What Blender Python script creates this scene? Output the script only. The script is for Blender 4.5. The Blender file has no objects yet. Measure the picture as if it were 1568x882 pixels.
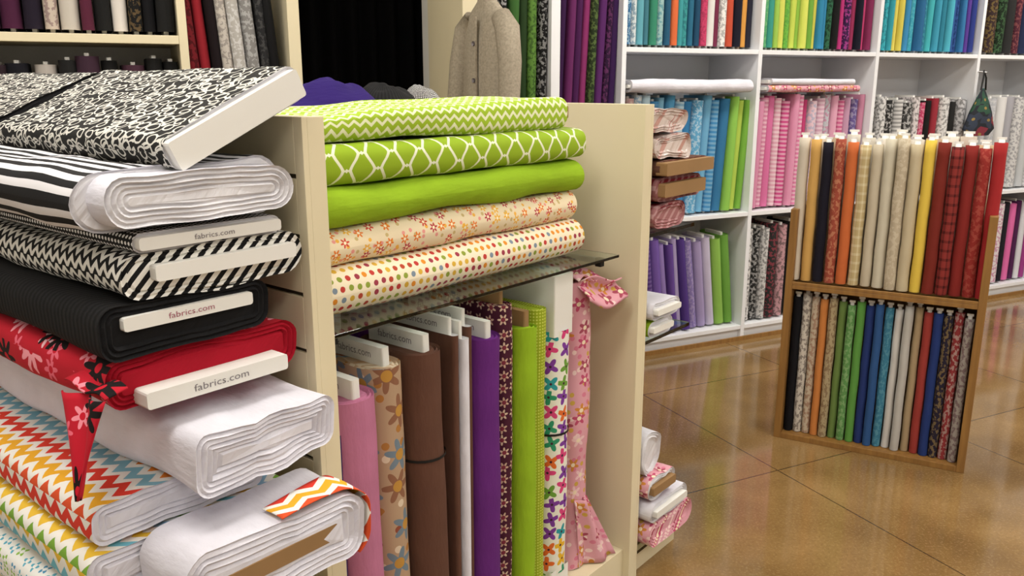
import bpy, math, random
from mathutils import Vector, Matrix, noise
random.seed(7)
sc = bpy.context.scene
try:
    sc.view_settings.view_transform = 'Standard'
    sc.view_settings.look = 'None'
except Exception: pass
COL = sc.collection

def hx(h):
    h = h.lstrip('#'); o = []
    for i in (0, 2, 4):
        c = int(h[i:i+2], 16)/255
        o.append(c/12.92 if c <= .04045 else ((c+.055)/1.055)**2.4)
    return (o[0], o[1], o[2], 1.0)

# ---------------------------------------------------------------- node graph helper
class G:
    def __init__(s, name, rough=.85, spec=.3):
        s.mat = bpy.data.materials.new(name); s.mat.use_nodes = True
        s.nt = s.mat.node_tree; s.b = s.nt.nodes['Principled BSDF']
        s.b.inputs['Roughness'].default_value = rough
        s.b.inputs['Specular IOR Level'].default_value = spec
    def put(s, inp, v):
        if isinstance(v, bpy.types.NodeSocket): s.nt.links.new(v, inp)
        elif isinstance(v, str): inp.default_value = hx(v)
        else: inp.default_value = v
    def m(s, op, *a):
        n = s.nt.nodes.new('ShaderNodeMath'); n.operation = op
        for i, v in enumerate(a): s.put(n.inputs[i], v)
        return n.outputs[0]
    def mix(s, f, a, b):
        n = s.nt.nodes.new('ShaderNodeMix'); n.data_type = 'RGBA'
        s.put(n.inputs[0], f); s.put(n.inputs[6], a); s.put(n.inputs[7], b)
        return n.outputs[2]
    def uvv(s):
        return s.nt.nodes.new('ShaderNodeTexCoord').outputs['UV']
    def obj(s):
        return s.nt.nodes.new('ShaderNodeTexCoord').outputs['Object']
    def sep(s, v):
        n = s.nt.nodes.new('ShaderNodeSeparateXYZ'); s.nt.links.new(v, n.inputs[0]); return n.outputs
    def comb(s, x, y, z=0.0):
        n = s.nt.nodes.new('ShaderNodeCombineXYZ'); s.put(n.inputs[0], x); s.put(n.inputs[1], y); s.put(n.inputs[2], z); return n.outputs[0]
    def noise(s, vec, scale, detail=3):
        n = s.nt.nodes.new('ShaderNodeTexNoise'); s.nt.links.new(vec, n.inputs['Vector'])
        n.inputs['Scale'].default_value = scale; n.inputs['Detail'].default_value = detail
        return n.outputs[0]
    def ramp(s, f, cols, const=True, pos=None):
        n = s.nt.nodes.new('ShaderNodeValToRGB'); cr = n.color_ramp
        cr.interpolation = 'CONSTANT' if const else 'LINEAR'
        k = len(cols)
        while len(cr.elements) < k: cr.elements.new(.5)
        for i, c in enumerate(cols):
            cr.elements[i].position = pos[i] if pos else (i/k if const else i/(k-1))
            cr.elements[i].color = hx(c)
        s.nt.links.new(f, n.inputs[0]); return n.outputs[0]
    def vor(s, vec, scale, rnd=1.0, feat='F1'):
        n = s.nt.nodes.new('ShaderNodeTexVoronoi'); n.voronoi_dimensions = '2D'; n.feature = feat
        s.nt.links.new(vec, n.inputs['Vector']); n.inputs['Scale'].default_value = scale
        n.inputs['Randomness'].default_value = rnd
        return n.outputs
    def col(s, c): s.put(s.b.inputs['Base Color'], c); return s
    def bump(s, h, st=.3, d=.002):
        n = s.nt.nodes.new('ShaderNodeBump'); n.inputs['Strength'].default_value = st; n.inputs['Distance'].default_value = d
        s.nt.links.new(h, n.inputs['Height']); s.nt.links.new(n.outputs[0], s.b.inputs['Normal']); return s
    def flower(s, vec, scale, rnd, R, n, cols, bg, cen=None, cR=.3, off=0.0, prob=None):
        sx = s.sep(vec)
        v2 = s.comb(s.m('ADD', sx[0], off), s.m('ADD', sx[1], off))
        v = s.vor(v2, scale, rnd)
        a = s.sep(v2); p = s.sep(v['Position'])
        dx = s.m('SUBTRACT', a[0], p[0]); dy = s.m('SUBTRACT', a[1], p[1])
        rc = s.sep(v['Color'])
        thr = R
        if n:
            ang = s.m('ADD', s.m('MULTIPLY', s.m('ARCTAN2', dy, dx), float(n)), s.m('MULTIPLY', rc[1], 6.28))
            thr = s.m('MULTIPLY', s.m('ADD', s.m('MULTIPLY', s.m('COSINE', ang), .3), .7), R)
        mask = s.m('LESS_THAN', v['Distance'], thr)
        if prob is not None: mask = s.m('MULTIPLY', mask, s.m('LESS_THAN', rc[2], prob))
        c = s.ramp(rc[0], cols) if len(cols) > 1 else cols[0]
        out = s.mix(mask, bg, c)
        if cen:
            mk = s.m('LESS_THAN', v['Distance'], R*cR)
            if prob is not None: mk = s.m('MULTIPLY', mk, s.m('LESS_THAN', rc[2], prob))
            out = s.mix(mk, out, cen)
        return out

def weave(g, st=.15):
    v = g.uvv(); return g.bump(g.noise(v, 350, 2), st, .001)
def solid(name, c, rough=.85, var=.12, spec=.25):
    g = G(name, rough, spec); v = g.obj(); n = g.noise(v, 9)
    c1 = hx(c); d = tuple(x*(1-var) for x in c1[:3])+(1,); l = tuple(min(1, x*(1+var)) for x in c1[:3])+(1,)
    g.col(g.mix(n, d, l)); return g.mat
def fsolid(name, c):
    g = G(name, .9, .2); v = g.uvv(); n = g.noise(v, 14)
    c1 = hx(c); d = tuple(x*.8 for x in c1[:3])+(1,); l = tuple(min(1, x*1.1) for x in c1[:3])+(1,)
    g.col(g.mix(n, d, l))
    s = g.sep(v); w = g.comb(g.m('MULTIPLY', s[0], 14.), g.m('MULTIPLY', s[1], 40.))
    g.bump(g.noise(w, 1.6, 4), .4, .007); return g.mat
def chev(name, per, q, cols, bg='#ebeae4', duty=.5, amp=1.0, swap=False):
    g = G(name); u = g.sep(g.uvv()); a, b = (u[1], u[0]) if swap else (u[0], u[1])
    zz = g.m('MULTIPLY', g.m('PINGPONG', a, per/2), amp)
    k = g.m('DIVIDE', g.m('ADD', b, zz), q)
    fr = g.m('FRACT', k)
    if len(cols) > 1:
        idx = g.m('FRACT', g.m('ADD', g.m('DIVIDE', g.m('FLOOR', k), float(len(cols))), .01))
        c = g.ramp(idx, cols)
    else: c = cols[0]
    g.col(g.mix(g.m('LESS_THAN', fr, duty), bg, c)); weave(g); return g.mat

M = {}
M['cream'] = solid('cream_laminate', '#ddd2b2', .45, .03, .4)
M['creamd'] = solid('slat_groove_dark', '#3e3628', .7, .05)
M['white'] = solid('white_laminate', '#e6e8ec', .4, .02, .4)
M['wallw'] = solid('wall_paint', '#dcdbd7', .8, .02)
M['black'] = solid('unlit_room_black', '#060607', .95, .2, .05)  # near-black colour painting the darkness of the room past the doorway
M['wfab'] = fsolid('white_cotton', '#dddce6')
M['end'] = fsolid('fabric_layer_edges', '#dad9de')
M['bend'] = fsolid('black_layer_edges', '#1a1a1c')
M['board'] = solid('white_board', '#e3e2dd', .6, .03)
M['card'] = solid('cardboard', '#94744e', .8, .12)
M['ink'] = solid('label_ink', '#7a7478', .7, .05)
M['pinkink'] = solid('label_ink_pink', '#a05a6c', .7, .05)
g = G('oak_wood', .45, .4); v = g.sep(g.obj()); st = g.comb(g.m('MULTIPLY', v[0], 40.), g.m('MULTIPLY', v[1], 40.), g.m('MULTIPLY', v[2], 3.))
g.col(g.mix(g.noise(st, 1.5, 4), '#6c4a26', '#a47a40')); M['wood'] = g.mat

# --- fabrics
g = G('black_scroll_print'); uv = g.uvv()
nn = g.nt.nodes.new('ShaderNodeVectorMath'); nn.operation = 'ADD'
nt2 = g.nt.nodes.new('ShaderNodeTexNoise'); g.nt.links.new(uv, nt2.inputs['Vector']); nt2.inputs['Scale'].default_value = 34
sc2 = g.nt.nodes.new('ShaderNodeVectorMath'); sc2.operation = 'SCALE'; g.nt.links.new(nt2.outputs['Color'], sc2.inputs[0]); sc2.inputs['Scale'].default_value = .010
g.nt.links.new(uv, nn.inputs[0]); g.nt.links.new(sc2.outputs[0], nn.inputs[1])
sp = g.sep(nn.outputs[0])
vv = g.vor(g.comb(sp[0], g.m('MULTIPLY', sp[1], 1.25)), 33, .5); v1 = vv['Distance']; rc = g.sep(vv['Color'])
ring = g.m('LESS_THAN', g.m('ABSOLUTE', g.m('SUBTRACT', v1, g.m('ADD', g.m('MULTIPLY', rc[0], .12), .25))), .058)
bars = g.m('MULTIPLY', g.m('LESS_THAN', g.m('FRACT', g.m('MULTIPLY', g.m('ADD', sp[1], g.m('MULTIPLY', sp[0], .35)), 75.)), .35), g.m('GREATER_THAN', rc[1], .55))
wv = g.m('MULTIPLY', g.m('LESS_THAN', g.m('ABSOLUTE', g.m('SUBTRACT', g.noise(uv, 36, 1), .5)), .028), g.m('GREATER_THAN', v1, .38))
mk = g.m('MAXIMUM', g.m('MAXIMUM', ring, wv), g.m('MULTIPLY', bars, g.m('LESS_THAN', v1, .3)))
g.col(g.mix(mk, '#191817', '#d2d0c8')); M['scroll'] = g.mat
g = G('black_white_stripe'); u = g.sep(g.uvv())
g.col(g.mix(g.m('LESS_THAN', g.m('FRACT', g.m('MULTIPLY', u[1], 42.)), .5), '#e2e1e5', '#111113')); weave(g); M['stripe'] = g.mat
g = G('black_white_dots'); g.col(g.flower(g.uvv(), 110, 0, .3, 0, ['#f0f0f0'], '#161616')); M['bdots'] = g.mat
M['zig'] = chev('black_white_zigzag', .024, .021, ['#0e0e10'], amp=1.2)
g = G('black_rib', .85, .2); u = g.sep(g.uvv()); f = g.m('PINGPONG', g.m('MULTIPLY', u[0], 170.), 1.0)
g.col(g.mix(f, '#0b0b0c', '#202022')); g.bump(f, .3, .001); M['blackf'] = g.mat
g = G('red_daisy_print'); uv = g.uvv()
b0 = g.mix(g.noise(uv, 12), '#ae0e24', '#c81c32')
b1 = g.flower(uv, 17, .9, .34, 6, ['#f090a0', '#ecc0c8', '#e86a80'], b0, '#c8142c', .3, 1.3, .8)
b2 = g.flower(uv, 12, .75, .46, 8, ['#120a0c', '#f4a0ae', '#120a0c'], b1, '#c8142c', .2, .4, .8)
g.col(b2); M['red'] = g.mat
M['redsolid'] = fsolid('red_cotton', '#a81228')
M['chevo'] = chev('orange_chevron', .035, .036, ['#d85229', '#e6aa2a', '#d83a2a', '#7fb6c9', '#e6862c'], duty=.55, amp=1.2)
M['chevm'] = chev('multicolour_chevron', .035, .034, ['#79a83c', '#e2ba3a', '#6fb8cc', '#e2ba3a', '#8db7d8'], duty=.5, amp=1.1)
g = G('cream_leaf_print'); g.col(g.flower(g.uvv(), 34, .8, .36, 3, ['#d8a52c', '#b5402a', '#7b7a3a', '#6a4a2a', '#3a8a9a'], '#ebe2c6')); M['leaf'] = g.mat
g = G('aqua_small_print'); g.col(g.flower(g.uvv(), 38, .3, .38, 4, ['#5aa8c0', '#4a90b8', '#8ab84a'], '#e8e8e4', '#eeeeea', .4)); M['aqua'] = g.mat
M['limechev'] = chev('lime_chevron', .026, .022, ['#9ab82c'], bg='#e0e4c0', duty=.6, amp=1.0)
g = G('lime_trellis'); u = g.sep(g.uvv())
QA = .036; QB = .030; AM = .33
x = g.m('DIVIDE', g.m('PINGPONG', u[0], QA), QA); y = g.m('DIVIDE', g.m('PINGPONG', u[1], QB), QB)
ph = g.m('MULTIPLY', x, 2*math.pi)
d = g.m('SUBTRACT', g.m('SUBTRACT', g.m('ADD', x, y), 1.0), g.m('MULTIPLY', g.m('SINE', ph), AM*.62))
ph2 = g.m('MULTIPLY', y, 2*math.pi)
d = g.m('SUBTRACT', d, g.m('MULTIPLY', g.m('SINE', ph2), AM*.3))
sl = g.m('SUBTRACT', g.m('MULTIPLY', g.m('COSINE', ph), 2*math.pi*AM*.62), 1.0)
sl2 = g.m('SUBTRACT', g.m('MULTIPLY', g.m('COSINE', ph2), 2*math.pi*AM*.3), 1.0)
d = g.m('DIVIDE', g.m('ABSOLUTE', d), g.m('SQRT', g.m('ADD', g.m('ADD', g.m('MULTIPLY', sl, sl), g.m('MULTIPLY', sl2, sl2)), .05)))
g.col(g.mix(g.m('LESS_THAN', d, .085), '#90ae22', '#e4e7ce')); weave(g); M['trellis'] = g.mat
M['lime'] = fsolid('lime_cotton', '#92b626')
g = G('cream_floral'); uv = g.uvv()
b = g.flower(uv, 55, .9, .22, 0, ['#e8b04a', '#c9b27a', '#e59a92'], '#e8d8b8', None, .3, .7, .8)
g.col(g.flower(uv, 30, .7, .32, 6, ['#cc4a38', '#e07a2a', '#e8b23a', '#b83a4a'], b, '#f7e9c8', .3)); M['cfloral'] = g.mat
g = G('cream_polka'); g.col(g.flower(g.uvv(), 52, .12, .29, 0, ['#b83a34', '#d88a2a', '#8a9a3a', '#b0452e', '#d0a83c', '#7a8a9a', '#9a3a4a'], '#ebdfc4')); M['polka'] = g.mat
M['pink'] = fsolid('rose_pink_cotton', '#bc7696')
g = G('tan_big_flowers'); uv = g.uvv()
b = g.flower(uv, 30, .9, .24, 0, ['#8a4a34', '#d6c4ac', '#a8743a'], '#b09478', None, .3, .9, .7)
g.col(g.flower(uv, 13, .45, .47, 6, ['#76828e', '#8a6048', '#c8b8a0', '#6f7f8c'], b, '#b98a3e', .33)); M['tanf'] = g.mat
M['brown'] = fsolid('brown_cotton', '#624336')
M['purple'] = fsolid('purple_cotton', '#652a7a')
M['dpurple'] = fsolid('deep_purple_cloth', '#2c1a63')
g = G('maroon_print'); g.col(g.flower(g.uvv(), 32, .2, .42, 6, ['#d0b8a0', '#c4a48e'], '#44142a', '#7a2c3c', .4)); M['maroon'] = g.mat
g = G('yellowgreen_dots'); g.col(g.flower(g.uvv(), 130, 0, .28, 0, ['#c4cc5c'], '#92a41e')); M['yg'] = g.mat
g = G('butterfly_print'); g.col(g.flower(g.uvv(), 25, .35, .55, 4, ['#d0417a', '#2f8f6a', '#e0b02a', '#7a3a9a', '#2f98a0', '#d8682a', '#6a9a3a'], '#e4e2d6', '#402030', .15)); M['bfly'] = g.mat
g = G('pink_floral'); uv = g.uvv()
b = g.flower(uv, 40, .9, .25, 0, ['#e8ccc8', '#c8a24a', '#d07a92'], '#d69ca8', None, .3, .5, .8)
g.col(g.flower(uv, 20, .7, .38, 5, ['#b84a6c', '#e4c0c4', '#a0465a', '#c8843a'], b, '#ead8bc', .3)); M['pinkf'] = g.mat
g = G('cardigan_knit', .95, .1); g.col(g.mix(g.noise(g.obj(), 120, 3), '#7a7264', '#b8ad9a')); M['knit'] = g.mat
g = G('red_plaid'); u = g.sep(g.uvv())
a = g.m('LESS_THAN', g.m('FRACT', g.m('MULTIPLY', u[0], 28.)), .35); b = g.m('LESS_THAN', g.m('FRACT', g.m('MULTIPLY', u[1], 28.)), .35)
g.col(g.mix(g.m('MULTIPLY', g.m('ADD', a, b), .3), '#7c1624', '#d8b8b8')); M['plaid'] = g.mat
g = G('clear_plastic_wrapped_cotton', .18, .6); g.col(g.flower(g.uvv(), 26, .8, .35, 5, ['#c0948a', '#b07a78'], '#d0c2bc')); g.bump(g.noise(g.uvv(), 30, 3), .8, .01); M['wrap'] = g.mat
# generic attribute-driven fabric
g = G('assorted_fabric', .88, .2)
at = g.nt.nodes.new('ShaderNodeAttribute'); at.attribute_name = 'col'
at2 = g.nt.nodes.new('ShaderNodeAttribute'); at2.attribute_name = 'col2'
p = g.m('MULTIPLY', at.outputs['Alpha'], 10.)
uv = g.uvv(); u = g.sep(uv)
m1 = g.m('MULTIPLY', g.m('LESS_THAN', g.vor(uv, 70, .9)['Distance'], .36), .75)
m2 = g.m('MULTIPLY', g.m('LESS_THAN', g.m('FRACT', g.m('MULTIPLY', u[0], 45.)), .5), .55)
m3 = g.m('MULTIPLY', g.m('GREATER_THAN', g.noise(uv, 60, 3), .52), .65)
q1 = g.m('LESS_THAN', g.m('FRACT', g.m('MULTIPLY', u[0], 30.)), .3); q2 = g.m('LESS_THAN', g.m('FRACT', g.m('MULTIPLY', u[1], 45.)), .3)
m4 = g.m('MULTIPLY', g.m('ADD', q1, q2), .5)
mask = 0.0
for k, mm_ in ((1., m1), (2., m2), (3., m3), (4., m4)):
    mask = g.m('ADD', mask, g.m('MULTIPLY', g.m('COMPARE', p, k, .3), mm_))
g.col(g.mix(mask, at.outputs['Color'], at2.outputs['Color'])); g.bump(g.noise(uv, 25, 2), .35, .004); M['any'] = g.mat
g = G('clear_glass', .02, .5); g.col('#e6f2ec'); g.b.inputs['Transmission Weight'].default_value = 1.0; g.b.inputs['IOR'].default_value = 1.45; M['glass'] = g.mat
g = G('brushed_metal', .35, .5); g.col(g.mix(g.noise(g.obj(), 40), '#8a8a8a', '#b0b0b0')); g.b.inputs['Metallic'].default_value = 1.0; M['metal'] = g.mat
g = G('black_rubber', .6); g.col(g.mix(g.noise(g.obj(), 40), '#101010', '#1c1c1c')); M['blk'] = g.mat

# ---------------------------------------------------------------- mesh builder
class MB:
    def __init__(s): s.V=[]; s.F=[]; s.mi=[]; s.U=[]; s.S=[]; s.C=[]; s.mats=[]; s.cur=None
    def mid(s, m):
        m = M[m] if isinstance(m, str) else m
        if m not in s.mats: s.mats.append(m)
        return s.mats.index(m)
    def add(s, vs, fs, mat, uvs=None, smooth=True, Mx=None):
        b = len(s.V); k = s.mid(mat)
        for v in vs:
            v = Vector(v); s.V.append(Mx @ v if Mx else v)
        for i, f in enumerate(fs):
            s.F.append([b+j for j in f]); s.mi.append(k); s.S.append(smooth)
            s.U.append(uvs[i] if uvs else [(vs[j][0], vs[j][1]+vs[j][2]) for j in f]); s.C.append(s.cur)
    def box(s, lo, hi, mat, Mx=None):
        x0,y0,z0 = lo; x1,y1,z1 = hi
        vs = [(x0,y0,z0),(x1,y0,z0),(x1,y1,z0),(x0,y1,z0),(x0,y0,z1),(x1,y0,z1),(x1,y1,z1),(x0,y1,z1)]
        s.add(vs, [(0,3,2,1),(4,5,6,7),(0,1,5,4),(1,2,6,5),(2,3,7,6),(3,0,4,7)], mat, None, False, Mx)
    def build(s, name, bevel=0, parent=None):
        me = bpy.data.meshes.new(name); me.from_pydata([tuple(v) for v in s.V], [], s.F)
        for m in s.mats: me.materials.append(m)
        me.polygons.foreach_set('material_index', s.mi); me.polygons.foreach_set('use_smooth', s.S)
        ul = me.uv_layers.new(name='UVMap'); flat = []
        for u in s.U:
            for a in u: flat += [a[0], a[1]]
        ul.data.foreach_set('uv', flat)
        if any(c for c in s.C):
            A = me.attributes.new('col', 'FLOAT_COLOR', 'CORNER'); B = me.attributes.new('col2', 'FLOAT_COLOR', 'CORNER')
            fa = []; fb = []
            for f, c in zip(s.F, s.C):
                c = c or ((1,1,1,0),(1,1,1,0))
                for _ in f: fa += c[0]; fb += c[1]
            A.data.foreach_set('color', fa); B.data.foreach_set('color', fb)
        me.update()
        o = bpy.data.objects.new(name, me); COL.objects.link(o)
        if bevel:
            bm = o.modifiers.new('bevel', 'BEVEL'); bm.width = bevel; bm.segments = 2; bm.limit_method = 'ANGLE'
        if parent: o.parent = parent
        return o

def frame(o, X, Y, Z):
    X, Y, Z = Vector(X), Vector(Y), Vector(Z)
    return Matrix(((X.x,Y.x,Z.x,o[0]),(X.y,Y.y,Z.y,o[1]),(X.z,Y.z,Z.z,o[2]),(0,0,0,1)))

def prof(W, T, r, ca=5, ws=8, ts=1):
    r = max(.0004, min(r, T/2-.0002, W/2-.0002)); out = []
    cs = [(W/2-r, T/2-r, 0), (-(W/2-r), T/2-r, 90), (-(W/2-r), -(T/2-r), 180), (W/2-r, -(T/2-r), 270)]
    for i, (cy, cz, a0) in enumerate(cs):
        for j in range(ca+1):
            a = math.radians(a0+90*j/ca); out.append((cy+r*math.cos(a), cz+r*math.sin(a)))
        ny, nz, na = cs[(i+1) % 4]; a = math.radians(a0+90)
        p = out[-1]; q = (ny+r*math.cos(a), nz+r*math.sin(a)); n = ws if i % 2 == 0 else ts
        for j in range(1, n): out.append((p[0]+(q[0]-p[0])*j/n, p[1]+(q[1]-p[1])*j/n))
    return out

TXT = {}
def text_mesh(body):
    if body in TXT: return TXT[body]
    c = bpy.data.curves.new('t', 'FONT'); c.body = body; c.size = 1; c.align_x = 'CENTER'; c.align_y = 'CENTER'; c.resolution_u = 2
    o = bpy.data.objects.new('t', c); COL.objects.link(o); bpy.context.view_layer.update()
    dg = bpy.context.evaluated_depsgraph_get(); me = o.evaluated_get(dg).to_mesh()
    vs = [tuple(v.co) for v in me.vertices]; fs = [tuple(p.vertices) for p in me.polygons]
    o.evaluated_get(dg).to_mesh_clear(); bpy.data.objects.remove(o)
    TXT[body] = (vs, fs); return TXT[body]

def bolt(mb, Mx, L, W, T, mo, me='end', mc='board', layers=5, dl=.0035, cw=None, ct=.016, co=0, cy=0, prot=.012,
         wr=.003, seed=0, nx=26, r=None, text=None, ink='ink', side_text=False, lo=(5,8,1), uo=0.0, pitch=0.0):
    r = r if r else T/2; P = prof(W, T, r, *lo); n = len(P)
    per = [0]
    for i in range(n): a, b = P[i], P[(i+1) % n]; per.append(per[-1]+math.hypot(a[0]-b[0], a[1]-b[1]))
    def disp(x, y, z, k=1.0):
        top = max(0, z)/(T/2)*pitch*(1-x/L)**2
        if not wr: return (x, y, z-top)
        a = noise.noise(Vector((x*5+seed*7.3, y*9, z*14+seed)))*wr*k
        b = noise.noise(Vector((x*11+seed*3.1, y*22, 5+seed)))*wr*.6*k
        ry = math.hypot(y/W, z/T)+1e-6
        return (x+noise.noise(Vector((y*12, z*20, seed+x)))*wr*.6, y+(y/W)/ry*a*.8, z+(z/T)/ry*(a+b)-top)
    vs = []; fs = []; us = []
    for i in range(nx+1):
        x = L*i/nx
        for (y, z) in P: vs.append(disp(x, y, z))
    for i in range(nx):
        for j in range(n):
            jn = (j+1) % n
            fs.append((i*n+j, i*n+jn, (i+1)*n+jn, (i+1)*n+j))
            xa = L*i/nx+uo; xb = L*(i+1)/nx+uo
            us.append([(xa, per[j]+uo), (xa, per[j+1]+uo), (xb, per[j+1]+uo), (xb, per[j]+uo)])
    mb.add(vs, fs, mo, us, True, Mx)
    layers = min(layers, int((T/2-.003)/dl))
    for xe, out in ((0, -1), (L, 1)):
        vs = []; fs = []
        for k in range(layers+1):
            Q = prof(W-2*k*dl*1.15, T-2*k*dl, r-k*dl, *lo)
            for j, (y, z) in enumerate(Q):
                x = xe - out*((.0045 if k % 2 else 0)+.0004*k)
                if k and wr: x += noise.noise(Vector((y*20, z*30, k*3+seed)))*.003
                d = disp(xe, y, z)
                jt = noise.noise(Vector((y*30, k*2.2+seed, z*30)))*dl*.35 if k else 0
                vs.append((x+(d[0]-xe), d[1], d[2]+jt))
        for k in range(layers):
            for j in range(n):
                jn = (j+1) % n; fs.append((k*n+j, k*n+jn, (k+1)*n+jn, (k+1)*n+j))
        fs.append(tuple(layers*n+j for j in range(n)))
        mb.add(vs, fs, me, None, False, Mx)
        if mc:
            c = cw or W*.82; Q = prof(c, ct, .004, 2, 1, 1); nn = len(Q)
            x0 = xe+out*prot; x1 = xe-out*.012
            vv = [(x0, y+cy, z+co) for y, z in Q]+[(x1, y+cy, z+co) for y, z in Q]
            ff = [(j, (j+1) % nn, nn+(j+1) % nn, nn+j) for j in range(nn)]+[tuple(range(nn))]
            mb.add(vv, ff, mc, None, False, Mx)
    if text and mc:
        tv, tf = text_mesh(text); c = cw or W*.82
        wid = max(v[0] for v in tv)-min(v[0] for v in tv)
        if not side_text:
            s = min(c*.8/wid, ct*.62)
            vs = [(-prot-.0006, -v[0]*s*1.3+cy, v[1]*s+co) for v in tv]
        else:
            s = min(c*.8/wid, prot*.62)
            vs = [(-prot*.5-v[1]*s, -v[0]*s+cy, -ct/2-.0008+co) for v in tv]
        mb.add(vs, tf, ink, None, False, Mx)

def one(name, *a, **k):
    mb = MB(); bolt(mb, *a, **k); return mb.build(name)

def tube(mb, pts, rads, mat, n=14, Mx=None, flat=1.0, cap=True):
    vs = []; fs = []; us = []
    P = [Vector(p) for p in pts]
    for i, p in enumerate(P):
        t = (P[min(i+1, len(P)-1)]-P[max(i-1, 0)]).normalized()
        a = t.cross(Vector((0, 1, 0)))
        if a.length < .1: a = t.cross(Vector((1, 0, 0)))
        a.normalize(); b = t.cross(a)
        rr = rads[i] if isinstance(rads, (list, tuple)) else rads
        for j in range(n):
            an = 2*math.pi*j/n; vs.append(p+a*math.cos(an)*rr+b*math.sin(an)*rr*flat)
    for i in range(len(P)-1):
        for j in range(n):
            jn = (j+1) % n; fs.append((i*n+j, i*n+jn, (i+1)*n+jn, (i+1)*n+j))
            us.append([(i*.03, j*.01), (i*.03, j*.01+.01), (i*.03+.03, j*.01+.01), (i*.03+.03, j*.01)])
    if cap:
        fs.append(tuple(range(n))); us.append([(0, 0)]*n)
        fs.append(tuple((len(P)-1)*n+j for j in range(n))); us.append([(0, 0)]*n)
    mb.add(vs, fs, mat, us, True, Mx)

def sheet(mb, fn, nu, nv, mat, su=1.0, sv=1.0, Mx=None):
    vs = [fn(i/nu, j/nv) for i in range(nu+1) for j in range(nv+1)]
    fs = []; us = []
    for i in range(nu):
        for j in range(nv):
            a = i*(nv+1)+j; fs.append((a, a+1, a+nv+2, a+nv+1))
            us.append([(i/nu*su, j/nv*sv), (i/nu*su, (j+1)/nv*sv), ((i+1)/nu*su, (j+1)/nv*sv), ((i+1)/nu*su, j/nv*sv)])
    mb.add(vs, fs, mat, us, True, Mx)

UP = Vector((0, 0, 1)); H = 1.35
# ================================================================ ROOM
wd = Vector((.8988, .4384, 0)); mm = Vector((-.4384, .8988, 0)); W0 = Vector((.687, 4.10, 0))
def WP(t, m, z): return W0+wd*t+mm*m+UP*z
WF = frame(W0, wd, mm, UP)
def wbox(name, lo, hi, mat):
    mb = MB(); mb.box(lo, hi, mat, WF); return mb.build(name)
g = G('polished_concrete_floor', .12, .6); p = g.sep(g.obj())
ax = g.m('SUBTRACT', p[0], .953); ay = g.m('SUBTRACT', p[1], 2.784)
fa = g.m('ADD', g.m('MULTIPLY', ax, .8988), g.m('MULTIPLY', ay, .4384)); fb = g.m('ADD', g.m('MULTIPLY', ax, -.4384), g.m('MULTIPLY', ay, .8988))
j = g.m('MAXIMUM', g.m('LESS_THAN', g.m('PINGPONG', fa, .42), .0025), g.m('LESS_THAN', g.m('PINGPONG', fb, .42), .0025))
v = g.obj(); base = g.ramp(g.noise(v, 2.4, 6), ['#6c5230', '#84673e', '#9a7b50'], False, [.3, .5, .72])
base = g.mix(g.m('MULTIPLY', g.m('GREATER_THAN', g.noise(v, 130, 2), .58), .14), base, '#bfa478')
base = g.mix(g.m('MULTIPLY', g.m('LESS_THAN', g.noise(v, 110, 3), .43), .18), base, '#5c4426')
g.col(g.mix(g.m('MULTIPLY', j, .8), base, '#33261a'))
g.put(g.b.inputs['Roughness'], g.m('ADD', g.m('MULTIPLY', g.noise(v, 4, 5), .16), .02)); M['floor'] = g.mat
wbox('floor', (-4.5, -6, -.05), (5.2, 1.6, 0), 'floor')
wbox('ceiling', (-4.5, -6, 2.95), (5.2, 1.6, 3.0), 'wallw')
BK = .42
mb = MB()
mb.box((-4.5, BK, 0), (-1.66, BK+.1, 2.95), 'wallw', WF); mb.box((-.98, BK, 0), (5.2, BK+.1, 2.95), 'wallw', WF); mb.box((-1.66, BK, 2.3), (-.98, BK+.1, 2.95), 'wallw', WF)
mb.build('wall_back')
wbox('wall_left', (-4.6, -6, 0), (-4.5, 1.6, 2.95), 'wallw'); wbox('wall_right', (5.2, -6, 0), (5.3, 1.6, 2.95), 'wallw')
wbox('wall_front', (-4.5, -6.1, 0), (5.2, -6, 2.95), 'wallw')
mb = MB()
def cur(u, v_): return (-1.75+u*.9, BK+.16+.03*math.sin(u*60), .02+v_*2.4)
sheet(mb, cur, 80, 4, 'black', Mx=WF); mb.build('unlit_room_sheet')  # added black sheet behind the opening, standing for the unlit room beyond
g = G('light_diffuser'); g.col('#ffffff'); g.b.inputs['Emission Color'].default_value = (1, .96, .9, 1); g.b.inputs['Emission Strength'].default_value = 5; M['diff'] = g.mat
for t in (-2.6, 0, 2.6):
    for m_ in (-4.6, -2.6, -.9):
        mb = MB(); mb.box((t-.62, m_-.32, 2.92), (t+.62, m_+.32, 2.95), 'white', WF); mb.box((t-.58, m_-.28, 2.913), (t+.58, m_+.28, 2.921), 'diff', WF)
        mb.build('ceiling_light_panel')
        ld = bpy.data.lights.new('troffer_light', 'AREA'); ld.shape = 'RECTANGLE'; ld.size = 1.1; ld.size_y = .5; ld.energy = 22 if t < 1 else 27; ld.color = (1, .95, .87)
        lo = bpy.data.objects.new('troffer_light', ld); COL.objects.link(lo)
        lo.matrix_world = frame(WP(t, m_, 2.90), wd, mm, UP)

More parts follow.
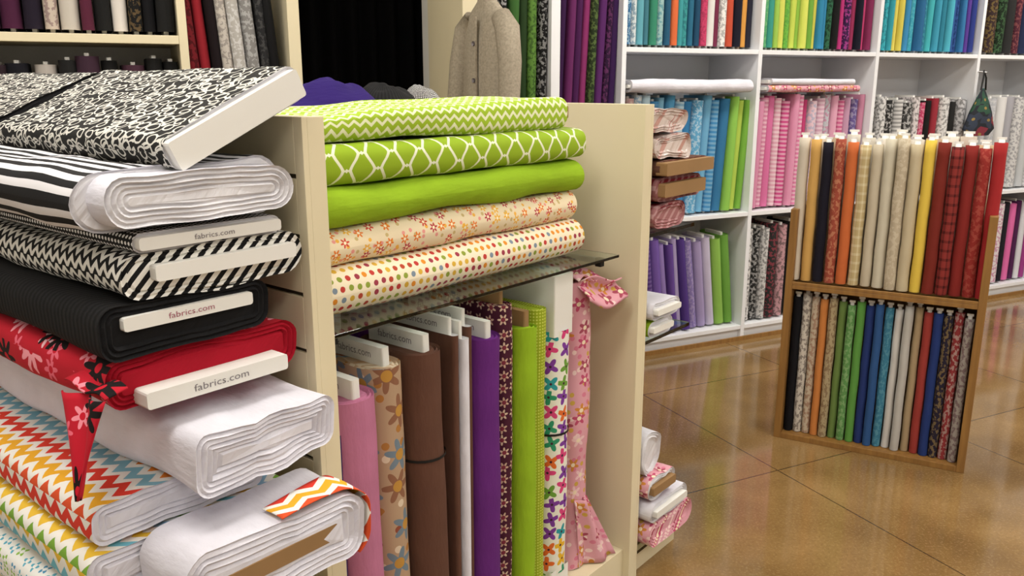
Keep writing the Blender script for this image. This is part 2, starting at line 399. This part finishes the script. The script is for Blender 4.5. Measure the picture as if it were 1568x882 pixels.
# ================================================================ GONDOLA
A = Vector((-.319, 1.30, 0)); D = Vector((.636, .7716, 0)).normalized(); E = Vector((-D.y, D.x, 0))
def GP(t, s, z): return A+D*t+E*s+UP*z
GF = frame(A, D, E, UP); LG = 1.05; TH = .042; DEP = 1.1; ZT = 1.30
mb = MB()
for t0, out in ((0, 0), (LG-TH, 1)):
    a0 = t0+(.010 if not out else 0); a1 = t0+TH-(.010 if out else 0)
    mb.box((a0, .0, 0), (a1, DEP, ZT), 'cream', GF)
    fx = (t0, a0) if not out else (a1, t0+TH)
    mb.box((fx[0], 0, 0), (fx[1], .022, ZT), 'cream', GF)
    mb.box((fx[0], DEP-.022, 0), (fx[1], DEP, ZT), 'cream', GF)
    mb.box((fx[0]+.006 if not out else fx[0], .022, .0), (fx[1] if not out else fx[1]-.006, DEP-.022, ZT-.002), 'creamd', GF)
    z = ZT
    while z > .06:
        zl = max(0, z-.0875); mb.box((fx[0], .0225, zl), (fx[1], DEP-.0225, z), 'cream', GF); z -= .095
mb.box((TH, .50, .0), (LG-TH, .53, ZT), 'cream', GF)
mb.box((TH, .02, .0), (LG-TH, DEP-.02, .10), 'cream', GF)
mb.box((TH, .53, 1.27), (LG-TH, DEP-.02, 1.295), 'cream', GF)
for i in range(13):
    zz = 1.21-i*.095
    if zz > .12: mb.box((TH, .4985, zz), (LG-TH, .50, zz+.006), 'creamd', GF)
mb.build('gondola_display_shelf', .0015)
ZS = .935
mb = MB(); mb.box((TH+.004, .03, ZS-.007), (LG-TH-.05, .44, ZS), 'glass', GF); mb.build('glass_shelf', .001)
mb = MB()
for t in (.07, .90):
    mb.box((t, .06, ZS-.022), (t+.012, .4985, ZS-.009), 'metal', GF); mb.box((t-.002, .045, ZS-.024), (t+.014, .062, ZS-.0085), 'blk', GF)
mb.build('shelf_bracket', .001)

def shelf_bolt(t0, t1, s0, W, z0, z1, mat, **k):
    fr = frame(GP(t0, s0+W/2, (z0+z1)/2), D, E, UP)
    return one('fabric_bolt', fr, t1-t0, W, z1-z0, mat, **k)
shelf_bolt(.055, .885, .085, .25, .938, 1.026, 'polka', seed=1, layers=7, cw=.2, prot=.004, wr=.006)
shelf_bolt(.055, .87, .10, .24, 1.027, 1.098, 'cfloral', seed=2, layers=6, wr=.007, prot=.004)
shelf_bolt(.055, .885, .09, .25, 1.099, 1.172, 'lime', seed=3, me='lime', layers=6, wr=.011, prot=.002, mc=None)
shelf_bolt(.055, .90, .095, .25, 1.174, 1.246, 'trellis', seed=4, layers=6, wr=.006, prot=.002, mc=None, r=.028)
shelf_bolt(.055, .84, .11, .26, 1.247, 1.318, 'limechev', seed=5, mc='card', layers=4, wr=.008, prot=.045, ct=.03, cw=.2, pitch=.030, r=.025)

def end_frame(a0, a1, z0, z1, s0, tilt=0, side=-1, yaw=0):
    if side < 0: o = GP(-(a0+a1)/2, s0, (z0+z1)/2)
    else: o = GP(LG+(a0+a1)/2, s0, (z0+z1)/2)
    return frame(o, E, -D, UP) @ Matrix.Rotation(math.radians(yaw), 4, 'Z') @ Matrix.Rotation(math.radians(tilt), 4, 'X')
def end_bolt(a0, a1, z0, z1, s0, L, mat, tilt=0, side=-1, yaw=0, name='fabric_bolt', **k):
    return one(name, end_frame(a0, a1, z0, z1, s0, tilt, side, yaw), L, a1-a0, z1-z0, mat, **k)
T1 = 'fabrics.com'
end_bolt(-.012, .232, 1.277, 1.329, 0, .56, 'scroll', tilt=-25, seed=11, cw=.232, ct=.042, prot=.012, layers=2, wr=.004, r=.018)
end_bolt(-.012, .232, 1.277, 1.329, .600, .5, 'scroll', tilt=-24, seed=12, cw=.232, ct=.042, prot=.0, layers=2, wr=.004, r=.018, uo=.31, mc=None, me='bend')
end_bolt(.03, .345, 1.160, 1.243, .025, .85, 'stripe', seed=13, layers=2, dl=.003, mc=None, wr=.007)
end_bolt(.035, .32, 1.168, 1.236, -.02, .12, 'wfab', seed=23, layers=9, dl=.0035, mc=None, wr=.006, nx=10)
end_bolt(.05, .28, 1.131, 1.158, .0, .75, 'bdots', seed=14, cw=.22, ct=.017, prot=.010, layers=1, wr=.001, text=T1)
end_bolt(.012, .30, 1.066, 1.129, .0, .8, 'zig', seed=15, me='zig', cw=.225, ct=.022, prot=.014, cy=-.01, layers=4, wr=.007, co=.006)
end_bolt(.08, .335, .993, 1.065, .0, .8, 'blackf', seed=16, me='bend', cw=.195, ct=.019, prot=.006, layers=5, wr=.004, text=T1, ink='pinkink', co=.012, r=.024)
end_bolt(.025, .335, .918, .991, .01, .8, 'red', seed=17, me='redsolid', cw=.225, ct=.024, prot=.032, layers=6, wr=.010, text=T1, co=-.02, r=.026)
end_bolt(.022, .262, .797, .884, -.075, .9, 'wfab', seed=18, me='wfab', mc=None, layers=10, dl=.0036, wr=.012, r=.022, yaw=1)
end_bolt(.10, .37, .732, .794, .02, .9, 'chevo', seed=19, me='wfab', layers=6, dl=.004, wr=.007, mc=None, r=.02)
end_bolt(.05, .385, .655, .728, .01, .95, 'chevm', seed=20, me='wfab', mc=None, layers=6, dl=.004, wr=.008, r=.022)
end_bolt(.015, .315, .625, .736, -.12, .126, 'wfab', seed=22, me='wfab', mc='card', layers=8, dl=.0045, wr=.010, ct=.026, cw=.20, prot=.0, nx=10, r=.035)
end_bolt(.06, .40, .585, .652, .0, .95, 'aqua', seed=24, me='wfab', mc=None, layers=6, dl=.004, wr=.008, r=.022)
end_bolt(.05, .42, .512, .582, -.02, .9, 'leaf', seed=21, me='wfab', mc='card', layers=6, dl=.004, wr=.008, ct=.02, prot=.0, r=.022)
# red corner hanging from the red bolt
mb = MB()
def tail(u, v_):
    w = .115*(1-v_)**.9+.004; s = .022+(u-.5)*w-.016*v_
    return GP(-(.353+.007*math.sin(u*9+v_*2)*(1-v_*.5)+.03*v_), s, .958-.140*v_-.012*u*(1-v_))
sheet(mb, tail, 20, 14, 'red', .12, .16)
def tail3(u, v_):
    return GP(-(.322+.031*v_), -.0355+.115*u, .966-.008*v_+.004*math.sin(u*9))
sheet(mb, tail3, 18, 4, 'red', .1, .03)
o = mb.build('hanging_fabric_corner'); so = o.modifiers.new('s', 'SOLIDIFY'); so.thickness = .0025
# zigzag printed border of the white roll, lying on its top and far side
mb = MB(); fr = end_frame(.015, .315, .625, .736, -.12)
PP = prof(.313, .125, .041)
def bord(u, v_):
    q = 9+u*13; i = int(q); f = q-i; a, b = PP[i % len(PP)], PP[(i+1) % len(PP)]
    return (-.004+(.05+.03*u)*v_+.006*math.sin(u*7), a[0]+(b[0]-a[0])*f, a[1]+(b[1]-a[1])*f+.0015*math.sin(u*11+v_*4))
sheet(mb, bord, 32, 8, 'chevo', .22, .07, Mx=fr)
o = mb.build('printed_fabric_border'); so = o.modifiers.new('s', 'SOLIDIFY'); so.thickness = .0015
mb = MB(); mb.box((-.42, .0, .498), (-.001, 1.0, .51), 'glass', GF); mb.box((-.38, .08, .484), (-.001, .095, .498), 'metal', GF); mb.box((-.38, .8, .484), (-.001, .815, .498), 'metal', GF); mb.build('slatwall_shelf')

# --- right end stacks
end_bolt(.01, .21, 1.225, 1.285, .02, .7, 'wrap', side=1, seed=31, mc=None, wr=.014, me='wrap')
end_bolt(.01, .20, 1.165, 1.222, .0, .7, 'wrap', side=1, seed=32, mc=None, wr=.014, me='wrap')
end_bolt(.02, .28, 1.12, 1.16, -.01, .7, 'brown', side=1, seed=33, mc='card', layers=1, ct=.033, cw=.255, wr=.002, prot=.02, me='plaid')
end_bolt(.02, .27, 1.055, 1.115, .0, .7, 'plaid', side=1, seed=34, mc='card', layers=2, ct=.035, cw=.22, wr=.004, prot=.02, me='plaid')
end_bolt(.01, .18, .98, 1.05, .0, .7, 'plaid', side=1, seed=35, mc=None, wr=.01, me='plaid')
end_bolt(.01, .16, .745, .79, -.01, .7, 'wfab', side=1, seed=36, mc='board', wr=.003)
end_bolt(.01, .14, .695, .74, .0, .7, 'lime', side=1, seed=37, mc='board', wr=.003)
end_bolt(.01, .10, .30, .42, .0, .6, 'wfab', side=1, seed=38, mc=None, wr=.015)
end_bolt(.01, .16, .225, .295, -.02, .6, 'pinkf', side=1, seed=39, mc='card', ct=.025, wr=.01)
end_bolt(.01, .22, .165, .22, -.03, .6, 'wfab', side=1, seed=40, mc='board', ct=.02, wr=.006)
end_bolt(.01, .26, .085, .16, -.03, .6, 'pinkf', side=1, seed=41, mc=None, layers=7, wr=.006, me='pinkf')
mb = MB()
for z in (.968, .683, .073): mb.box((LG+.001, .0, z), (LG+.24, .8, z+.01), 'glass', GF)
for z in (.955, .670): mb.box((LG+.001, .1, z), (LG+.23, .112, z+.013), 'metal', GF)
mb.box((LG+.001, 0.02, 0), (LG+.25, .8, .072), 'cream', GF)
mb.build('slatwall_shelf')

# --- standing bolts
def stand(t0, t1, ztop, mat, s0=.05, W=.2, lean=0, z0=.101, **k):
    T = t1-t0; fr = frame(GP((t0+t1)/2, s0+W/2, z0), -UP, E, D)
    R = Matrix.Rotation(math.radians(lean), 4, E)
    o = Vector(GP((t0+t1)/2, s0+W/2, z0))
    fr = Matrix.Translation(o) @ R @ Matrix.Translation(-o) @ Matrix.Translation(UP*(ztop-z0)) @ fr
    kw = dict(nx=30, wr=.004, layers=4, prot=.035, ct=.018, text=T1, side_text=True)
    kw.update(k)
    return one('standing_fabric_bolt', fr, ztop-z0-.036 if kw.get('mc', 1) else ztop-z0-.002, W, T, mat, **kw)
stand(.048, .068, .76, 'wfab', seed=50, prot=.03, wr=.001, ct=.01)
stand(.070, .088, .74, 'dpurple', seed=51, wr=.001, ct=.01)
stand(.092, .190, .80, 'pink', seed=52, s0=.03, W=.21, lean=-1.5, me='pink')
stand(.200, .282, .83, 'tanf', seed=53, s0=.06, lean=-1.5, me='tanf')
stand(.292, .385, .835, 'brown', seed=54, s0=.05, lean=-1.5, me='brown')
stand(.390, .406, .85, 'brown', seed=55, s0=.06, wr=.001, ct=.01)
stand(.409, .428, .84, 'wfab', seed=56, s0=.05, wr=.001, ct=.01)
stand(.431, .447, .86, 'brown', seed=57, s0=.06, wr=.001, ct=.01)
stand(.452, .535, .825, 'purple', seed=58, s0=.04, me='purple')
stand(.540, .590, .88, 'maroon', seed=59, s0=.06, W=.24, mc='card', ct=.012, me='maroon')
stand(.594, .655, .82, 'lime', seed=60, s0=.04, me='lime', wr=.009, mc='card')
stand(.660, .712, .845, 'yg', seed=61, s0=.06, mc=None, me='yg')
stand(.718, .805, .78, 'bfly', seed=62, s0=.05, prot=.135, ct=.074, cw=.19, mc='board', text=None)
stand(.815, .905, .88, 'pinkf', seed=63, s0=.06, mc=None, wr=.014, me='pinkf', lean=.5)
for i, (t, c) in enumerate(((.10, 'wfab'), (.17, 'brown'), (.25, 'wfab'), (.33, 'purple'), (.41, 'wfab'), (.49, 'maroon'), (.57, 'wfab'), (.66, 'yg'))):
    stand(t, t+.05, .865+.008*(i % 3), c, seed=70+i, s0=.29, W=.2, prot=.04, ct=.02)
mb = MB()
for (t0, t1, s0, W, z) in ((.292, .385, .05, .2, .61), (.718, .805, .05, .2, .52), (.06, .09, .05, .2, .55)):
    Q = prof(W+.008, t1-t0+.008, (t1-t0)/2+.004); n = len(Q); c = GP((t0+t1)/2, s0+W/2, z)
    if t0 == .292: c -= D*.0135
    vs = [c+E*y+D*zz+UP*dz for dz in (-.003, .003) for y, zz in Q]
    mb.add(vs, [(j, (j+1) % n, n+(j+1) % n, n+j) for j in range(n)], 'blk')
mb.build('elastic_band')
mb = MB()
def fl1(u, v_): return GP(.835+.14*u, .05-.02*u+.02*math.sin(v_*5), .888-.014*u-(.055+.04*u*(1-u))*v_+.008*math.sin(u*6+v_*2))
def fl2(u, v_): return GP(.83+(.05+.07*v_)*u+.02*v_, .055-.040*v_*u+.012*math.sin(u*9), .30-.195*v_)
def fl3(u, v_): return GP(.815+.09*u, .05+.2*v_, .888+.012*math.sin(u*6+v_*7))
sheet(mb, fl1, 14, 8, 'pinkf', .13, .08); sheet(mb, fl2, 10, 12, 'pinkf', .1, .2); sheet(mb, fl3, 10, 14, 'pinkf', .1, .2)
o = mb.build('loose_pink_fabric_edge'); so = o.modifiers.new('s', 'SOLIDIFY'); so.thickness = .003

def pile(name, t, s, rx, ry, h, mat, seed):
    mb = MB()
    def f(u, v_):
        a = u*2*math.pi; r = v_
        k = 1+.16*noise.noise(Vector((math.cos(a)*1.5, math.sin(a)*1.5, seed)))
        hh = h*(1-r**2.5)*(1+.35*noise.noise(Vector((math.cos(a)*r*2, math.sin(a)*r*2, seed+3))))+.006*noise.noise(Vector((math.cos(a)*r*6, math.sin(a)*r*6, seed)))*(1-r)
        return GP(t+rx*r*k*math.cos(a), s+ry*r*k*math.sin(a), 1.2965+max(0, hh))
    sheet(mb, f, 48, 16, mat, .6, .2); return mb.build(name)
pile('folded_purple_cloth', .58, .66, .14, .11, .062, 'dpurple', 1)
pile('folded_black_cloth', .80, .70, .085, .1, .052, 'blackf', 4)
pile('folded_white_cloth', .94, .70, .045, .08, .045, 'bdots', 9)

# ================================================================ WALL SHELVING
def mute(c, k=.12, b=.88):
    l = .2126*c[0]+.7152*c[1]+.0722*c[2]
    return tuple((x*(1-k)+l*k)*b for x in c[:3])
def spec(st, k=.12, b=.88):
    out = []
    for w in st.split():
        q = w.split(':'); c = mute(hx(q[0]), k, b); c2 = mute(hx(q[1]), k, b) if len(q) > 1 else c; p = int(q[2]) if len(q) > 2 else 0
        out.append(((c[0], c[1], c[2], p/10), (c2[0], c2[1], c2[2], 1.0)))
    return out
def row(name, t0, t1, z, h, st, lean=0, m0=.02, W=.2, hj=.02, tabs=True, parent=None):
    cs = spec(st); n = len(cs); mb = MB(); ws = [random.uniform(.75, 1.25) for _ in cs]; tot = sum(ws); t = t0
    for c, w in zip(cs, ws):
        w = w/tot*(t1-t0); T = w*.92; hh = h-random.random()*hj*2; md = m0+random.random()*.03
        mb.cur = c; le = math.radians(lean+random.uniform(-.8, .8))
        fr = frame(WP(t+w/2, md+W/2, z+.012), -UP, mm, wd)
        o = WP(t+w/2, md+W/2, z+.012)
        fr = Matrix.Translation(o) @ Matrix.Rotation(le, 4, mm) @ Matrix.Translation(UP*hh-o) @ fr
        bolt(mb, fr, hh, W, T, 'any', me='any', mc='board' if tabs else None, layers=1, dl=.003, cw=.13, ct=min(.016, T*.4), prot=.011, wr=.002, nx=8, lo=(3, 2, 1), seed=random.random()*50, uo=random.random())
        t += w
    return mb.build(name, parent=parent)
VT = [-.19, .62, 1.44, 2.27, 3.09, 3.91]
mb = MB()
for t in VT: mb.box((t-.012, 0, 0), (t+.012, .40, 2.35), 'white', WF)
for i in range(5):
    a, b = VT[i]+.012, VT[i+1]-.012
    for z in (.06, .675, 1.49, 2.3): mb.box((a, .002, z-.0), (b, .40, z+.022), 'white', WF)
    mb.box((a, .02, 0), (b, .035, .06), 'white', WF)
    mb.box((a, .385, .06), (b, .40, 2.3), 'white', WF)
mb.build('white_wall_shelving', .0015)
mb = MB(); mb.box((-.2, -.012, 0), (3.92, -.001, .022), 'wood', WF); mb.build('trim_1')
N = 'fabric_bolt_row'
TS = 1.513; MS = .698; BS = .083
row(N, -.175, .60, TS, .62, '#2a6a9a:#b0d0e0:3 #cfdadc:#3a7a9a:3 #58a8b8 #3a7a8a #2a8a6a #9ac0c0:#2a8a9a:3 #1f5a7a #e0672a #2a9aa0 #2a9a9a:#1a6a7a:3 #1f6a8a #1a4a6a #d03a6a:#a02a50:3 #e0e0dc #7a2a4a #e8e8e4:#888888:3 #c84a2a #1a1a2a #e8a030 #2a2a3a')
row(N, .64, 1.42, TS, .62, '#4aa86a:#7ac080:3 #2a9a8a #9ac83a #d8dc4a #6ab82a:#4a9a3a:3 #c8d83a #8ac02a #d8e04a #6aa82a #e0d83a #1f8ab8 #1f8ab8 #2a6a4a:#101010:3 #1a1a1a #c02a7a #3a1a4a:#c040a0:3 #a02a5a #1a1a2a #d03a7a #8a2a5a')
row(N, 1.46, 2.25, TS, .62, '#1f9aa8 #18b0c0:#107080:3 #18a0b0 #e0d040 #d8c838 #2a8ac0 #1fa0b8:#50b8c8:3 #20689a #1a7a9a:#30a0b0:3 #2ab0b8 #2a9ab8 #18809a #3ab0c8 #2a5aa0 #1a3a7a:#2a60a0:3 #2a78b0 #5a3a9a #2a3a8a')
row(N, 2.29, 3.07, TS, .62, '#1a1a1a:#606030:3 #3a2a2a:#806a30:3 #1a2a1a:#406a40:3 #2a2a2a #502030:#905050:3 #202a4a #303030:#606060:3 #7a3a2a #1a1a1a #4a4a2a:#80803a:3')
row(N, -.17, .60, MS, .585, '#c8a0a0:#d8c8c0:3 #c8d4da:#5a9ac8:3 #b8d8e8 #3a8ac0:#70b0d8:2 #78b8d8 #4aa0d0 #b0d0e0:#3a98c8:2 #2a80b8 #58a8d4:#c0dcec:3 #68b0d8 #3a90c8:#90c0d8:2 #2a78a8 #8ac83a #b8d83a #78b82a', lean=3)
row(N, .645, 1.42, MS, .585, '#e090b4 #e8b8cc:#d04a88:2 #e070a8 #ecd0d8:#e080a8:2 #d84a90:#f0d0e0:2 #e898bc #e880b0:#f0e0e8:2 #c83a78 #e8c8d4:#a0b0d0:3 #d8a8c0:#f0e0e8:2 #c0c8d0:#d070a0:3 #e8a8c4 #d86098:#f0c8d8:2 #c898b8 #6a5a9a:#b0a8c8:3 #d088a8', lean=1)
row(N, 1.46, 2.25, MS, .57, '#3a3a3a:#c8c8c8:3 #e0e0e0:#404040:3 #303030:#d0d0d0:3 #d8d8d8:#404040:2 #404040:#d0d0d0:3 #e0d8da:#404040:3 #c83a6a:#e0a0b0:3 #1a1a1a #a02a3a #e0e0e0:#606060:3 #282828 #d8d8dc:#505050:3')
row(N, 2.29, 3.07, MS, .57, '#d8d8da:#a0a0a8:3 #c8ccd0 #b8bcc4:#d8d8d8:3 #e0e0e0 #a8a8b0 #d0d0d0:#808088:3 #c0c4c8 #e0e0e2:#b0b0b8:2 #909098')
row(N, -.17, .60, BS, .50, '#4a8a3a:#80b060:3 #2a8a6a #6a4a9a #8a68b8 #5a3a8a:#8a70b0:2 #7858b0 #9a80c8 #6a48a0 #b8a8d8 #54388c #8a78b8:#b0a0cc:3 #a898c8 #c8c0dc #8ac040 #6aa830', lean=-7)
row(N, .64, 1.42, BS, .53, '#e0e0e0:#303030:3 #2c2c2c:#b8b8b8:3 #d0d0d0:#505050:3 #303030:#a04050:3 #c898a0:#404040:3 #1a1a1a #d8d8d8:#c03040:3 #c83048 #383838:#c0c0c0:2 #e0d0d0:#b03040:3 #202020 #888888')
row(N, 1.46, 2.25, BS, .53, '#302838:#806a90:3 #c050a0 #302838 #e060a8 #d8b8cc:#a03070:3 #502858 #d84890 #1a1a2a #d8d8d8:#505050:3 #783068')
row(N, 2.29, 3.07, BS, .53, '#1a1a2a:#504080:3 #e080b8 #282038 #f0a8d0:#a04080:3 #381838 #c850a0 #e0d8dc:#c05090:3 #202028 #e868b0 #502050 #d8d8e0 #a03888')
row(N, 3.11, 3.89, MS, .57, '#2a2a2a:#7a6030:3 #5a3a2a #303030 #8a6a4a #1a1a1a #4a3a2a #a07a50')
row(N, 3.11, 3.89, BS, .53, '#2a2a2a #d070a8 #5a2a5a #303030 #8a3a6a #1a1a1a #c85a98')
def lie(t0, t1, z0, T, mat, m0=.02, W=.2, **k):
    return one('fabric_bolt', frame(WP(t0, m0+W/2, z0+T/2), wd, mm, UP), t1-t0, W, T, mat, **k)
lie(-.16, .56, 1.305, .06, 'wfab', m0=-.03, seed=81, mc='board', wr=.008)
lie(.68, 1.32, 1.305, .035, 'pinkf', m0=-.01, seed=82, wr=.004); lie(.70, 1.28, 1.342, .03, 'wfab', m0=-.01, seed=83, wr=.004)

mb = MB()
def post(t, w, mat='cream', m0=0): mb.box((t-w/2, m0, 0), (t+w/2, .41, 2.35), mat, WF)
for t, w in ((-3.72, .03), (-2.905, .03), (-2.09, .03), (-1.69, .045), (-.93, .125)): post(t, w)
post(-.55, .045, 'white')
for a, b in ((-3.705, -2.92), (-2.89, -2.105)):
    for z in (.06, .78, 1.487, 2.3): mb.box((a, .002, z), (b, .41, z+.03), 'cream', WF)
mb.box((-2.075, .002, 1.10), (-1.7125, .41, 1.13), 'cream', WF); mb.box((-2.075, .002, .3), (-1.7125, .41, .33), 'cream', WF)
mb.box((-.8675, .002, 1.10), (-.5725, .41, 1.13), 'cream', WF); mb.box((-.8675, .002, .3), (-.5725, .41, .33), 'cream', WF)
mb.box((-.5275, .002, 1.10), (-.203, .41, 1.13), 'white', WF); mb.box((-.5275, .002, .3), (-.203, .41, .33), 'white', WF)
mb.build('cream_wall_shelving', .0015)
row(N, -2.885, -2.11, 1.518, .62, '#2a1a3a #401830 #3a1a4a:#5a3a6a:3 #401838 #4a1a3a #201828 #c8b8a8:#806068:3 #c8c0b4 #5a2038 #1a1a1a #e0d8d0 #181818:#705a38:3 #101014 #1c1c1c')
row(N, -3.70, -2.925, 1.518, .62, '#2a1a3a #501a30 #3a1a4a #181828 #5a1a3a #201828 #c03040:#e0c0c0:3 #181020')
row(N, -2.885, -2.11, .812, .62, '#181818 #c0b8ac:#303030:3 #302028 #181820 #b8b0a8 #202020 #402838 #181818 #503040 #202020 #181818')
row(N, -2.07, -1.72, 1.132, .75, '#7a1420:#300808:3 #a01828 #1a1014 #c8c0b6:#88807c:3 #b8b4ae:#e0e0e0:3 #8a8886:#c0c0c0:3 #2a2a2c:#505050:3 #141416', lean=-4, hj=0)
row(N, -.862, -.578, 1.132, .70, '#3a1a5a #1a1a1a:#c0c0c0:3 #3a6a2a #26401c #5a8a2a:#2a4a1a:3 #1a1a1a:#a0a0a0:3', hj=.03, lean=1)
row(N, -.522, -.21, 1.132, .75, '#3a1848 #6a2460 #4a1850 #902c6c #28381c:#607838:3 #5a2468 #301438:#703068:3 #3a1a50', hj=0, lean=2.5)

# cardigan on a hanger hung from an arm on the post
mb = MB(); tube(mb, [(-.985, .0, 1.80), (-.985, -.32, 1.80), (-.985, -.335, 1.815)], .009, 'metal', Mx=WF); mb.box((-1.0, -.006, 1.76), (-.96, 0, 1.84), 'metal', WF); mb.build('garment_hook_arm')
mb = MB()
c0 = WP(-.985, -.23, 0); th = math.radians(-52)
CX = Vector((math.cos(th), math.sin(th), 0)); CY = Vector((-math.sin(th), math.cos(th), 0)); CF = frame(c0, CX, CY, UP)
rings = [(.62, .165, .05), (.8, .16, .058), (1.0, .155, .06), (1.2, .15, .058), (1.4, .15, .055), (1.52, .15, .05), (1.585, .135, .042), (1.63, .09, .036), (1.66, .052, .03), (1.68, .045, .03)]
n = 40; vs = []; fs = []
for z, a, b in rings:
    for j in range(n):
        an = 2*math.pi*j/n; f = 1+.18*math.sin(an*7+z*2)*(1 if z < 1.4 else .3)
        vs.append((a*math.cos(an), b*math.sin(an)*f, z))
for i in range(len(rings)-1):
    for j in range(n): jn = (j+1) % n; fs.append((i*n+j, i*n+jn, (i+1)*n+jn, (i+1)*n+j))
mb.add(vs, fs, 'knit', None, True, CF)
for sg in (-1, 1):
    tube(mb, [(sg*.09, 0, 1.60), (sg*.135, -.005, 1.555), (sg*.165, -.015, 1.43), (sg*.178, -.03, 1.25), (sg*.185, -.04, 1.08), (sg*.188, -.045, .98)], [.04, .048, .045, .04, .034, .032], 'knit', Mx=CF)
mb.box((-.012, -.066, .65), (.012, -.058, 1.6), 'knit', CF)
for i in range(6): tube(mb, [(0, -.071, 1.5-i*.14), (0, -.066, 1.5-i*.14)], .009, 'ink', n=10, Mx=CF)
tube(mb, [(0, 0, 1.67), (0, 0, 1.74), (.0, 0, 1.765), (-.012, 0, 1.785), (-.014, 0, 1.80), (0, 0, 1.814), (.014, 0, 1.806)], .003, 'metal', n=8, Mx=CF)
mb.build('beige_cardigan')

# hanging bag on the shelving
mb = MB(); bp = frame(WP(2.27, -.05, 0), wd, mm, UP)
bmat = G('bag_print'); bmat.col(bmat.flower(bmat.uvv(), 12, .9, .75, 3, ['#1f5a58', '#7a2c3a', '#2a4a3a', '#303848'], '#22252c', '#8a7440', .15)); M['bag'] = bmat.mat
def bag(u, v_):
    a = u*2*math.pi; w = .012+.125*min(1, (v_*1.15))**.9 if v_ < .85 else .137*(1-(v_-.85)/.15*.35)
    return (w*math.cos(a), .038*min(1, v_*2)*math.sin(a)*(1.2-v_*.4), 1.32-.27*v_)
sheet(mb, bag, 28, 14, 'bag', .4, .3, Mx=bp)
def bagb(u, v_):
    a = u*2*math.pi; return (.089*v_*math.cos(a), .031*v_*math.sin(a), 1.05)
sheet(mb, bagb, 28, 2, 'bag', .3, .1, Mx=bp)
tube(mb, [(-.02, 0, 1.31), (-.012, 0, 1.38), (0, .01, 1.42), (.012, 0, 1.38), (.02, 0, 1.31)], .005, 'blk', n=8, Mx=bp)
tube(mb, [(0, .045, 1.415), (0, -.01, 1.41)], .004, 'metal', n=8, Mx=bp)
mb.build('hanging_bag')

# ================================================================ WOODEN ROLL RACK
RX = Vector((.872, -.489, 0)).normalized(); RY = Vector((-RX.y, RX.x, 0)); RF = frame(Vector((1.027, 3.083, 0)), RX, RY, UP); RW = .665
rack = bpy.data.objects.new('wooden_roll_rack', None); COL.objects.link(rack)
mb = MB()
for x, hgt in ((0, .90), (RW-.026, .92)): mb.box((x, 0, 0), (x+.026, .26, hgt), 'wood', RF)
mb.box((.026, .0, .0), (RW-.026, .26, .022), 'wood', RF)
mb.box((.026, .0, .60), (RW-.026, .26, .616), 'wood', RF); mb.box((.026, 0, .6161), (RW-.026, .010, .628), 'wood', RF)
mb.box((.026, .245, .0225), (RW-.026, .259, .599), 'wood', RF); mb.box((.026, .245, .6165), (RW-.026, .259, .90), 'wood', RF)
mb.build('frame', .0015, rack)
def rolls(name, st, z, h, x0, x1, y, jit=.008):
    cs = spec(st, .14, .86); n = len(cs); mb = MB(); dx = (x1-x0)/n
    for i, c in enumerate(cs):
        mb.cur = c; r = dx*.5*random.uniform(.86, 1.0); x = x0+dx*(i+.5); hh = h-random.random()*.03; yy = y+random.uniform(-jit, jit)
        pts = []; rr = []; K = 12
        for k in range(K+1):
            pts.append((x+.0008*math.sin(k*1.3+i), yy+.001*math.cos(k*2+i), z+hh*k/K)); rr.append(r*(1+.025*math.sin(k*2.1+i*3)))
        vs = []; fs = []; us = []; nn = 14
        for k, pnt in enumerate(pts):
            for j in range(nn):
                a = 2*math.pi*j/nn; vs.append((pnt[0]+rr[k]*math.cos(a), pnt[1]+rr[k]*1.25*math.sin(a), pnt[2]))
        for k in range(K):
            for j in range(nn):
                jn = (j+1) % nn; fs.append((k*nn+j, k*nn+jn, (k+1)*nn+jn, (k+1)*nn+j)); v0 = k*h/K+i*.37
                us.append([(v0, j*.01), (v0, j*.01+.01), (v0+h/K, j*.01+.01), (v0+h/K, j*.01)])
        fs.append(tuple(K*nn+j for j in range(nn))); us.append([(0, 0)]*nn)
        mb.add(vs, fs, 'any', us, True, RF)
        mb.cur = None
        tube(mb, [(x, yy, z+hh-.005), (x, yy, z+hh+.010)], r*.5, 'board', n=10, Mx=RF)
        mb.box((x-r*.7, yy-.003, z+hh+.010), (x+r*.7, yy+.003, z+hh+.018), 'board', RF)
    return mb.build(name, parent=rack)
rolls('upper_rolls', '#d8ccb8 #d8a548 #1c1a28 #a84a34:#d08a60:3 #d86a22 #c8b078:#e0d4a8:4 #ccbfa4 #d4ccb4 #c4b498:#d8ccb0:3 #ccbc98 #ecc810 #84281c #98302a:#501818:4 #90241e #a02a24:#b85040:3 #b02024', .630, .535, .0, RW+.0, .055)
rolls('rear_upper_rolls', '#c8b8a0 #b8a080 #d0c8b8 #c8c0b0 #e0d8c8 #c0a870 #d8d0c0 #c0a080 #e0d8c8 #c8b8a8 #c8a880', .618, .553, .04, RW-.04, .16)
rolls('lower_rolls', '#16161c #d4cdc0:#5a4a48:3 #ccbba0:#a06a50:3 #d8822a #b8a47a:#806040:3 #6a8a3a #5a9a4a:#90b878:3 #58a034 #243a7c #2a5a98 #2f80a0:#58a0b8:3 #d8d6d2 #c4c2bc #b09870 #a83830 #243c80 #2a2438:#907848:3 #983034:#c0a8a0:3 #a8a098:#704858:3', .024, .555, .028, RW-.028, .05, .012)

# ================================================================ CAMERA / WORLD
w = bpy.data.worlds.new('World'); sc.world = w; w.use_nodes = True
w.node_tree.nodes['Background'].inputs[0].default_value = (.9, .95, 1, 1); w.node_tree.nodes['Background'].inputs[1].default_value = .3
cam = bpy.data.cameras.new('camera'); co = bpy.data.objects.new('camera', cam); COL.objects.link(co)
cam.sensor_width = 36; cam.lens = 36*1317/1600; cam.clip_start = .02
co.location = (0, 0, H); co.rotation_euler = (math.radians(90-13.66), 0, 0)
sc.camera = co
